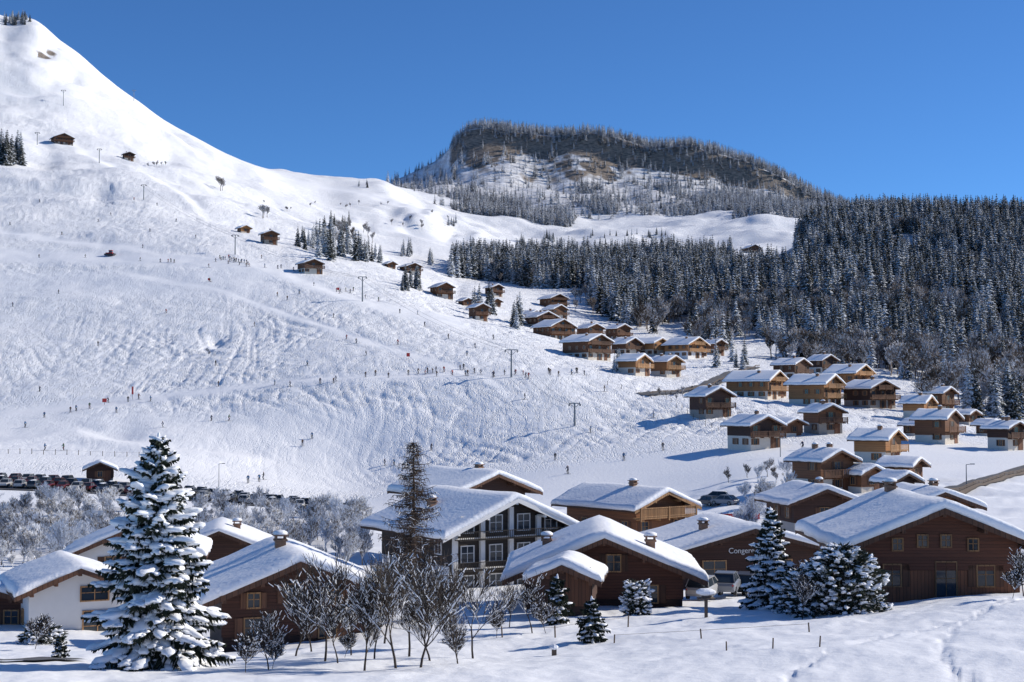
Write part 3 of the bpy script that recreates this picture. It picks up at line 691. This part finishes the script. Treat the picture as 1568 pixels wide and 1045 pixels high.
def snowy_fir(name,seed,h,rad,bottom=.05,density=1.0,snowk=1.0,powr=.85,sp=.82):
    random.seed(seed); b=MB(); b.cm=0; b.prism((0,0,-.5),(0,0,h*.55),h*.016,h*.009,8); b.prism((0,0,h*.55),(0,0,h*.99),h*.009,.01,6)
    z=h*bottom
    while z<h*.985:
        f=z/h; rl=rad*(1-f)**powr+.08; nb=max(4,int(9*density*(1-f*.4)))
        for i in range(nb):
            a=2*math.pi*(i+rr(-.4,.4))/nb+z*3; L_=rl*rr(.5,1.14); d=Vector((math.cos(a),math.sin(a),0)); s=Vector((-d.y,d.x,0))
            el=math.radians(-14+40*f+rr(-10,8)); n_=max(3,int(L_/.14)); p=Vector((0,0,z+rr(-.12,.12))); P=[p]
            for k in range(n_):
                t=(k+1)/n_; e2=el-t*math.radians(28)*(1-f*.7)+(t>.75)*.25
                p=p+(d*math.cos(e2)+Vector((0,0,math.sin(e2))))*(L_/n_); P.append(p)
            b.cm=0
            for k in range(0,n_,2): b.prism(P[k],P[min(k+2,n_)],.022*(1-k/n_)+.008,.018*(1-k/n_)+.006,3)
            b.cm=1
            for k in range(1,n_+1):
                t=k/n_; sl_=(.36*L_*(1-t)**.8*(.4+.6*min(1,t*3))+.17)
                for sg in(-1,1):
                    for q in range(2):
                        dv=(d*rr(.35,.95)+s*sg*rr(.6,1.1)+Vector((0,0,rr(-.95,-.1)))).normalized(); ll=sl_*rr(.6,1.2)
                        w_=Vector((rr(-1,1),rr(-1,1),rr(-.4,.4))).normalized()*rr(.05,.09)
                        a0=P[k]+d*rr(-.05,.05); m_=a0+dv*ll*.5+Vector((0,0,.02)); e_=a0+dv*ll-Vector((0,0,ll*.2))
                        b.add([a0,m_+w_,e_,m_-w_],[(0,1,2,3)])
                        w2=dv.cross(w_).normalized()*rr(.04,.08)
                        b.add([a0,m_+w2,e_,m_-w2],[(0,1,2,3)])
            b.cm=2
            t=rr(.3,.6)
            while t<1.0:
                k=min(n_-1,int(t*n_)); dv=(P[k+1]-P[k]).normalized(); sz=(.12+.12*min(1.3,L_))*rr(.55,1.4)*snowk*(1.15-t*.4)
                if R()<sp: b.blob(P[k]+Vector((0,0,sz*.20))+s*rr(-.6,.6)*sz,sz*rr(1.2,2.0),sz*rr(.6,1.05),sz*rr(.32,.46),dv+s*rr(-.5,.5),nu=9,nv=5,j=.28)
                t+=sz*1.4/L_
            if L_>.8:
                for _ in range(int(L_*5)):
                    k=random.randint(max(1,n_//3),n_-1); t=k/n_; sg=random.choice((-1,1)); o=(d*.5+s*sg*.9)*(.28*L_*(1-t)+.05)*rr(.5,1)
                    sz=rr(.06,.14)*snowk; b.blob(P[k]+o-Vector((0,0,o.length*.15)),sz*1.7,sz,sz*.5,o,nu=6,nv=4,j=.3)
        z+=rr(.24,.34)*(1.0-.35*f)/max(.8,density)
    b.blob((0,0,h),.06,.06,.16,nu=6,nv=4)
    me=b.mesh(name,[M_BARK,M_NEEDLE,M_SNOW])
    mi=np.zeros(len(me.polygons),dtype=np.int32); me.polygons.foreach_get('material_index',mi); me.polygons.foreach_set('use_smooth',mi==2)
    return me
q=at(244,55,-.3); u_,v_=uv(252,668); hf=v_*55-q.z
link("snowy_fir",snowy_fir("snowy_fir",1,hf,3.1,.04,1.25,1.2,.8,.85),q)
fs=snowy_fir("snowy_spruce",2,5.6,1.9,.03,1.3,1.0)
link("snowy_fir",fs,at(1178,82,-.2),1.0,1.06)
fb=snowy_fir("snowy_spruce_small",4,2.2,1.0,.03,1.2,.7)
for px,d,s in ((853,76,1.15),(905,66,.95),(1245,79,.9),(98,60,.5)): link("snowy_spruce",fb,at(px,d,-.1),R()*6,s)
def snow_shrub(seed,h,r,n_=420,lf=1.0,col=False,sp=.33):
    random.seed(seed); b=MB()
    for _ in range(n_):
        a=rr(0,6.28);z=rr(0,1)*h; pr=1-.3*(z/h)**3 if col else math.sqrt(max(0.03,1-(z/h)**2.2))
        rd=r*(R()**.4)*pr*(1+.22*math.sin(a*3+seed+z*2)+.15*math.sin(a*7+z*5)); p=Vector((math.cos(a)*rd,math.sin(a)*rd,z)); dv=Vector((math.cos(a),math.sin(a),rr(-.3,.7))).normalized()
        b.cm=1
        for _k in range(4):
            w_=Vector((rr(-1,1),rr(-1,1),rr(-1,1))).normalized()*.05*lf; e_=p+(dv+Vector((rr(-.8,.8),rr(-.8,.8),rr(-.6,.4)))).normalized()*rr(.15,.5)*lf; b.add([p,(p+e_)/2+w_,e_,(p+e_)/2-w_],[(0,1,2,3)])
        if R()<sp: b.cm=2; sz=rr(.05,.18)*lf; b.blob(p+dv*.2,sz*1.6,sz,sz*.5,dv,nu=8,nv=4,j=.3)
        if R()<.05: b.cm=0; b.prism((0,0,0),p,.03,.012,4)
    return b.mesh("snowy_shrub",[M_BARK,M_NEEDLE,M_SNOW])
link("snowy_pine_bush",snow_shrub(9,3.5,2.2,2600,1.05,False,.36),at(1285,74,-.1),2.0)
link("snowy_pine_bush",snow_shrub(12,2.4,1.2,800,.9),at(1222,76,-.1),2.0)
link("snowy_shrub",snow_shrub(3,1.9,.62,500,.9,True,.45),at(974,80,-.05))
link("snowy_shrub",snow_shrub(5,1.0,1.1,300),at(70,80,-.05)); 
def larch(h):
    random.seed(12); b=MB(); b.cm=0; b.prism((0,0,-.5),(0,0,h*.5),.19,.12,7); b.prism((0,0,h*.5),(0,0,h),.12,.015,6)
    z=h*.10
    while z<h*.98:
        f=z/h; 
        for i in range(5):
            a=rr(0,6.28); L_=(3.3*(1-f)**.85+.15)*rr(.35,1.15); d=Vector((math.cos(a),math.sin(a),0)); s=Vector((-d.y,d.x,0)); p=Vector((0,0,z)); n_=max(3,int(L_/.2))
            for k in range(n_):
                t=k/n_; q=p+(d+Vector((0,0,-.25+.6*t+rr(-.2,.2)))+s*rr(-.2,.2)).normalized()*(L_/n_)
                b.cm=0; b.prism(p,q,.030*(1-t)+.012,.026*(1-t)+.011,3)
                if R()<.16: b.cm=1; b.prism(p+Vector((0,0,.03)),q+Vector((0,0,.03)),.026,.016,4)
                for _ in range(4):
                    e_=q+(d*rr(-.2,.6)+s*rr(-1,1)+Vector((0,0,rr(-1.2,.2)))).normalized()*rr(.15,.5)*(1.2-t*.5); b.cm=0; b.prism(q,e_,.011,.008,3)
                    if R()<.07: b.cm=1; b.prism(q+Vector((0,0,.018)),e_+Vector((0,0,.018)),.018,.010,3)
                p=q
        z+=rr(.13,.22)
    return b.mesh("bare_larch",[M_LARCH,M_SNOW])
q=at(634,84,-.2); u_,v_=uv(634,672); link("bare_larch",larch(v_*84-q.z),q)
bt=[bare_tree_mesh("bare_tree",s,4.2,[M_BARK,M_SNOW],.40,lv=4,trunk=.20,spread=.44,r0=.012,nch=(2,3),up=.55,lr=(.62,.95)) for s in (21,22,25,28,33)]
for px,d,hh,v in ((500,58,4.6,0),(560,54,4.1,1),(608,54,4.7,2),(645,53,4.5,3),(725,60,4.2,0),(815,72,3.2,2),(540,62,3.3,4),(690,66,3.9,1),(455,64,4.2,1),(1225,72,2.8,4),(1212,84,3.2,2),(590,70,4.7,3),(702,54,2.6,2),(780,76,2.8,4),(1562,75,3.0,1),(415,53,2.6,3),(628,60,4.8,0),(520,56,2.9,2),(575,58,3.7,4),(660,58,3.9,1),(480,66,3.8,3)):
    link("bare_tree",bt[v],at(px,d,-.1),R()*6,hh/4.2)
bs=bare_tree_mesh("bare_bush",31,1.4,[M_BARK,M_SNOW],.35,lv=4,trunk=.12,spread=.5,r0=.010,nch=(2,3),up=.5,lr=(.7,1.0))
for px,d in ((530,60),(760,70),(835,72),(60,72),(1545,70),(420,54),(700,56),(380,52)):
    link("bare_bush",bs,at(px,d,-.05),R()*6,rr(.8,1.4))
random.seed(5)
# ---------------------------------------------------------------- roads
ribbon("car_park",[at(-300,262),at(0,268),at(150,268),at(300,266),at(420,262),at(545,256)],15,.16,M_ASPH,1.5,13)
C=ribbon("village_road",[ground(1400,772),ground(1440,757),ground(1480,745),ground(1520,733),ground(1568,720),ground(1640,700)],4.5,.14,M_ASPH,1.0,7)
rail("guard_rail",[c+Vector((.6,-2.4,.0)) for c in C],wall=.35)
C=ribbon("hillside_road",[ground(985,606),ground(1050,600),ground(1085,590),ground(1120,572),ground(1155,563)],4.5,.2,M_ASPH,1.5,7)
rail("guard_rail",[c+Vector((1.5,-2.2,-.1)) for c in C])
ribbon("lane",[at(-200,57),at(0,57.5),at(60,58),at(110,60)],2.0,.09,M_ASPH,.3,15)
# ---------------------------------------------------------------- vehicles
M_TYRE=mat_plain("tyre",(.02,.02,.02),.8)
def car_mesh(name,col,wagon=True,snow=True):
    mb=mat_plain("car_paint_"+name,col,.3,.1,.05); b=MB()
    st=[(-2.1,.45,.72,.70),(-2.0,.30,.88,.80),(-1.4,.24,.94,.86),(0,.22,.95,.88),(1.2,.22,.92,.87),(1.85,.28,.80,.82),(2.1,.42,.66,.70)]
    vs=[];k=8
    for x,zl,zb,w_ in st:
        vs+=[(x,-w_*.9,zl),(x,-w_,zl+.12),(x,-w_,zb-.12),(x,-w_*.88,zb),(x,w_*.88,zb),(x,w_,zb-.12),(x,w_,zl+.12),(x,w_*.9,zl)]
    fs=[(i*k+j,(i+1)*k+j,(i+1)*k+(j+1)%k,i*k+(j+1)%k) for i in range(len(st)-1) for j in range(k)]+[tuple(range(k)),tuple(range((len(st)-1)*k+k-1,(len(st)-1)*k-1,-1))]
    b.add(vs,fs)
    xr=-1.85 if wagon else -1.3
    b.cm=1; bb=[(-1.95 if wagon else -1.75,.93),(1.1,.9)]; tt=[(xr+.25,1.42),(.35,1.44)]
    vs=[(bb[0][0],-.78,bb[0][1]),(bb[1][0],-.78,bb[1][1]),(bb[1][0],.78,bb[1][1]),(bb[0][0],.78,bb[0][1]),(tt[0][0],-.62,tt[0][1]),(tt[1][0],-.62,tt[1][1]),(tt[1][0],.62,tt[1][1]),(tt[0][0],.62,tt[0][1])]
    b.add(vs,[(4,5,6,7),(0,1,5,4),(1,2,6,5),(2,3,7,6),(3,0,4,7)])
    b.cm=0; b.box(tt[0][0]-.03,tt[1][0]+.05,-.65,.65,1.425,1.49)
    for x0,x1 in ((bb[0][0],tt[0][0]),(bb[1][0],tt[1][0]),(-.35,-.4)):
        for sg in(-1,1): b.prism((x0,sg*.79,.92),(x1,sg*.64,1.44),.045,.04,4)
    b.cm=2
    for x in(-1.3,1.35):
        for sg in(-1,1): b.prism((x,sg*.70,.32),(x,sg*.89,.32),.32,.32,14,True)
    b.cm=4
    for x in(-1.3,1.35):
        for sg in(-1,1): b.prism((x,sg*.88,.32),(x,sg*.90,.32),.18,.18,10,True)
    for sg in(-1,1): b.box(2.0,2.09,sg*.6-.14,sg*.6+.14,.58,.70)
    b.cm=5
    for sg in(-1,1): b.box(-2.07,-2.0,sg*.68-.05,sg*.68+.05,.68,.80)
    b.cm=3
    if snow: b.blob((-.65 if wagon else -.4,0,1.48),1.1,.6,.12,nu=12,nv=5,j=.06)
    return b.mesh("parked_car",[mb,M_GLASS,M_TYRE,M_SNOW,M_METAL,M_RED])
cars=[car_mesh(str(i),c,i%2==0,i%3==0) for i,c in enumerate([(.03,.03,.035),(.20,.21,.23),(.42,.42,.42),(.03,.05,.10),(.06,.06,.07),(.12,.02,.02),(.10,.11,.12)])]
for row,(dd) in enumerate((263.5,269.5,274)):
    px=-120
    while px<545:
        base=np.interp(px,[-300,0,150,300,420,545],[262,268,268,266,262,256])-267+dd
        if not(row==2 and 120<px<250) and R()<.93: link("parked_car",random.choice(cars),at(px,base,.15),math.pi/2+rr(-.08,.08)+(math.pi if R()<.5 else 0))
        px+=rr(18.5,24)
for px,d,c,rz in ((1078,98,2,1.2),(1112,100,1,1.3),(1125,104,2,1.3),(1145,103,4,1.2)):
    link("parked_car",cars[c],nearpos(px,d,915 if d<100 else 908),rz)
for px,py,c in ((1085,775,4),(1110,774,1),(1095,768,6)): link("parked_car",cars[c],ground(px,py)+Vector((0,0,.05)),rr(0,3))
b=MB()
for i in range(9): 
    q=ground(1082+i*9.5,797,100); b.cm=0; b.box(q.x-.45,q.x+.45,q.y-.03,q.y+.03,q.z+.15,q.z+.85); b.cm=1; b.box(q.x-.5,q.x-.45,q.y-.05,q.y+.05,q.z-.3,q.z+1.0)
b.obj("safety_barrier",[M_RED,M_POST])
# ---------------------------------------------------------------- skiers
M_SKIN=mat_plain("skin",(.5,.3,.22),.6); M_BLACK=mat_plain("black_gear",(.03,.03,.035),.5); M_SKI=mat_plain("ski",(.1,.1,.12),.4)
def skier_mesh(seed,jacket,trous):
    random.seed(seed)
    b_=rr(.05,.22); k=rr(.1,.28)
    V=[(0,0,.92),(0,-b_*.5,1.12),(0,-b_,1.36),(0,-b_-.01,1.49),(0,-b_-.03,1.63),
       (.10,0,.90),(.13,-k,.52),(.12,-.02,.12),(.12,-.16,.06),
       (-.10,0,.90),(-.13,-k,.52),(-.12,.02,.12),(-.12,-.14,.06),
       (.19,-b_,1.38),(.28,-b_-.02,1.12),(.28,-b_-.24,.98),(.28,-b_-.32,.96),
       (-.19,-b_,1.38),(-.28,-b_-.02,1.12),(-.28,-b_-.24,1.0),(-.28,-b_-.32,.98)]
    E=[(0,1),(1,2),(2,3),(3,4),(0,5),(5,6),(6,7),(7,8),(0,9),(9,10),(10,11),(11,12),(2,13),(13,14),(14,15),(15,16),(2,17),(17,18),(18,19),(19,20)]
    Rr=[.15,.15,.17,.07,.115,.11,.08,.065,.05,.11,.08,.065,.05,.085,.06,.05,.05,.085,.06,.05,.05]
    me=bpy.data.meshes.new("t"); me.from_pydata(V,E,[]); o=bpy.data.objects.new("t",me); COL.objects.link(o)
    md=o.modifiers.new("s",'SKIN'); 
    for i,sv in enumerate(me.skin_vertices[0].data): sv.radius=(Rr[i],Rr[i]); sv.use_root=(i==0)
    o.modifiers.new("u",'SUBSURF').levels=1; o.modifiers[1].render_levels=1
    dg=bpy.context.evaluated_depsgraph_get(); m2=bpy.data.meshes.new_from_object(o.evaluated_get(dg))
    bpy.data.objects.remove(o)
    b=MB()
    for p in m2.polygons:
        c=p.center; z=c.z
        b.cm=0 if (.9<z<1.46) or abs(c.x)>.21 else 1
        if z>=1.46: b.cm=2
        if z>1.62: b.cm=3
        if z<.2: b.cm=3
        if abs(c.x)>.2 and c.y<-b_-.26: b.cm=3
        b.f.append(tuple(p.vertices)); b.m.append(b.cm)
    b.v=[tuple(v.co) for v in m2.vertices]
    b.cm=4
    for sg in(-1,1):
        b.box(sg*.12-.05,sg*.12+.05,-.85,.75,.0,.025); b.add([(sg*.12-.05,-.85,0),(sg*.12+.05,-.85,0),(sg*.12+.03,-1.0,.1),(sg*.12-.03,-1.0,.1)],[(0,1,2,3)])
        b.prism((sg*.28,-b_-.34,1.02),(sg*.36,rr(-.2,.4),.05),.014,.01,4)
    return b.mesh("skier",[jacket,trous,M_SKIN,M_BLACK,M_SKI],False)
jk=[mat_plain("jacket%d"%i,c,.7) for i,c in enumerate([(.02,.03,.07),(.03,.03,.03),(.35,.03,.03),(.03,.12,.25),(.1,.05,.03),(.05,.12,.06)])]
tr_=[mat_plain("trousers%d"%i,c,.7) for i,c in enumerate([(.02,.02,.025),(.05,.05,.07),(.12,.02,.02)])]
sk=[skier_mesh(i,jk[i%6],tr_[i%3]) for i in range(7)]
random.seed(11)
SK=[(38,655),(68,640),(108,632),(116,630),(137,626),(178,632),(166,617),(196,616),(212,612),(230,615),(68,690),(98,690),(250,655),(323,645),(350,645),(478,672),(463,683),(660,690),(590,713),(604,713),(380,740),(397,738),(404,735),
(335,592),(420,590),(445,592),(490,588),(515,584),(560,578),(575,576),(625,575),(640,573),(655,572),(662,572),(668,570),(680,570),(705,567),(710,566),(727,572),(737,574),(757,577),(772,575),(809,580),(840,572),
(515,447),(519,450),(522,448),(530,447),(536,449),(541,446),(560,457),(580,462),(480,438),(458,450),(440,460),(425,454),(640,482),(612,480),(650,500),(687,519),(715,545),(610,528),(545,526),(530,520),(510,487),(728,533),(755,520),
(337,397),(342,398),(345,398),(350,396),(352,398),(358,400),(362,401),(365,402),(370,402),(374,403),(378,404),(320,410),(322,432),(267,403),(262,402),(245,402),(215,400),(130,395),(218,380),(258,402),(300,365),(230,355),(170,330),(205,307),(400,396),(405,410),(430,411),(425,412),(450,415),(240,315),
(803,612),(850,705),(905,663),(955,705),(870,775),(1000,640),(1015,690),(60,600),(20,470),(150,530),(90,450),(255,480),(390,500),(330,560),(95,360),(15,345),(60,310),(150,340),(270,340),(60,395),(560,545),(470,560),(1060,600),(1230,700),(885,545),(925,600)]
for px,py in SK:
    q=ground(px,py,280); link("skier",random.choice(sk),q+Vector((0,0,.03)),rr(-1.6,1.6)+ (math.pi if R()<.3 else 0),rr(.95,1.08))
for i in range(30):
    px=rr(330,382) if i<12 else rr(500,900); py=400+(px-337)*.15+rr(-3,3) if i<12 else np.interp(px,[500,620,780,900],[586,577,576,572])+rr(-3,3)
    q=ground(px,py,280); link("skier",random.choice(sk),q+Vector((0,0,.03)),rr(0,6.28),rr(.85,1.05))
# ---------------------------------------------------------------- lift pylons, poles, fences
def pylon(q,h,arm,name="ski_lift_pylon"):
    b=MB(); b.prism(q-Vector((0,0,1)),q+Vector((0,0,h)),.28,.18,8,True)
    b.box(q.x-arm,q.x+arm,q.y-.12,q.y+.12,q.z+h-.1,q.z+h+.12)
    for sg in(-1,1):
        b.box(q.x+sg*arm-.12,q.x+sg*arm+.12,q.y-1.1,q.y+1.1,q.z+h-.4,q.z+h-.15)
        for y in(-.9,-.3,.3,.9): b.prism((q.x+sg*arm-.15,q.y+y,q.z+h-.45),(q.x+sg*arm+.15,q.y+y,q.z+h-.45),.2,.2,8,True)
        b.prism(q+Vector((sg*arm,0,h)),q+Vector((0,0,h*.8)),.07,.07,4)
    b.obj(name,M_METAL); return q+Vector((0,0,h))
tops=[]
for px,py,tpy,arm in ((880,652,618,1.3),(783,578,536,1.7),(555,462,424,1.5),(360,390,360,1.4),(220,306,283,1.3),(152,250,228,1.3),(97,162,138,1.6),(205,155,138,1.5),(57,222,203,1.5)):
    q=ground(px,py,280); tops.append(pylon(q,(py-tpy)/F*q.y,arm))
b=MB()
for a,c in ((0,1),(1,2),(2,3),(3,4)):
    for sg in(-1.3,1.3):
        p0=tops[a]+Vector((sg,0,-.3)); p1=tops[c]+Vector((sg,0,-.3)); pr=p0
        for k in range(1,13):
            t=k/12; p=p0.lerp(p1,t)-Vector((0,0,4*t*(1-t)*2.5)); b.prism(pr,p,.03,.03,3); pr=p
b.obj("lift_cable",M_METAL)
def lamp(q,h):
    b=MB(); b.prism(q-Vector((0,0,.5)),q+Vector((0,0,h)),.09,.06,6,True); b.prism(q+Vector((0,0,h)),q+Vector((.9,0,h+.1)),.05,.04,5,True); b.box(q.x+.6,q.x+1.2,q.y-.12,q.y+.12,q.z+h+.02,q.z+h+.16); b.obj("street_lamp",M_METAL)
for px,py,tpy in ((335,752,711),(870,800,760),(1480,745,712),(1195,700,672),(1130,655,632)):
    q=ground(px,py,200); lamp(q,(py-tpy)/F*q.y)
def marker(px,py,h,name="piste_marker",wd=.9):
    q=ground(px,py,280); b=MB(); b.cm=1; b.prism(q-Vector((0,0,.4)),q+Vector((0,0,h)),.05,.05,5,True); b.cm=0; b.box(q.x-wd/2,q.x+wd/2,q.y-.1,q.y-.05,q.z+h*.4,q.z+h); b.obj(name,[M_RED,M_POST])
for a in ((203,612,3.6,"piste_marker",.5),(160,620,1.7,"safety_mat",1.2),(625,550,1.8,"safety_mat",1.0),(320,432,1.5),(518,447,1.6)): marker(*a)
def groomer(q):
    b=MB(); x,y,z=q; b.cm=0; b.box(x-1.6,x+1.4,y-1.0,y+1.0,z+.7,z+1.3); b.box(x-.2,x+1.3,y-.9,y+.9,z+1.3,z+1.5); b.box(x-.3,x+1.2,y-.9,y+.9,z+2.2,z+2.4)
    b.cm=1; b.box(x-.18,x+1.1,y-.85,y+.85,z+1.502,z+2.198); b.cm=2
    for sg in(-1,1):
        b.box(x-1.9,x+1.7,y+sg*1.42-.4,y+sg*1.42+.4,z+.15,z+.75)
        for k in range(5): b.prism((x-1.6+k*.75,y+sg*1.4-.45,z+.42),(x-1.6+k*.75,y+sg*1.4+.45,z+.42),.36,.36,10,True)
    b.box(x+1.9,x+2.1,y-2,y+2,z+.1,z+1.1); b.obj("snow_groomer",[M_RED,M_GLASS,M_BLACK])
groomer(ground(168,392,280))
def fence(name,pts,sp,h,rails=True,r=.05):
    b=MB(); pr=None
    for i in range(len(pts)-1):
        a=pts[i];c=pts[i+1]; k=max(1,int((c-a).length/sp))
        for q in range(k+ (i==len(pts)-2)):
            p=a.lerp(c,q/k); p=Vector((p.x,p.y,zat(p.x,p.y))); hh=h*rr(.8,1.1); l2=Vector((rr(-.08,.08),rr(-.05,.05),0))
            b.prism(p-Vector((0,0,.4)),p+l2+Vector((0,0,hh)),r,r*.9,6,True)
            if rails and pr is not None: b.prism(pr+Vector((0,0,h*.8)),p+Vector((0,0,h*.8)),.008,.008,3)
            pr=p
    b.obj(name,M_POST)
fence("wire_fence",[ground(940,985),ground(1075,978),ground(1240,968)],3.0,.45,True,.035)
fence("wire_fence",[at(1110,54),at(1250,53)],1.4,.40,False,.03)
fence("wire_fence",[at(770,70),at(850,69),at(960,74)],2.2,.6,True,.04)
fence("piste_fence",[ground(-60,694,280),ground(120,697,280),ground(250,702,280)],2.4,1.1,True,.08)
fence("piste_fence",[ground(930,590),ground(1020,612),ground(1100,660)],5,1.2,True,.06)
q=at(1079,75); b=MB(); b.cm=0; b.box(q.x-.08,q.x+.08,q.y-.08,q.y+.08,q.z-.3,q.z+.95); b.box(q.x-.45,q.x+.45,q.y-.3,q.y+.3,q.z+.95,q.z+1.02); b.box(q.x-.22,q.x+.22,q.y-.18,q.y+.18,q.z+1.02,q.z+1.25); b.cm=1; b.blob((q.x,q.y,q.z+1.32),.55,.42,.2,nu=10,nv=5,j=.08); b.obj("bird_feeder",[M_POST,M_SNOW])
q=at(848,60); b=MB(); b.cm=0; b.box(q.x-.1,q.x+.1,q.y-.1,q.y+.1,q.z-.3,q.z+.3); b.cm=1; b.blob((q.x,q.y,q.z+.35),.2,.2,.12,nu=8,nv=4); b.obj("snow_capped_post",[M_POST,M_SNOW])
print("counts",[len(a) for a in pts],[len(a) for a in far],[len(a) for a in fp])
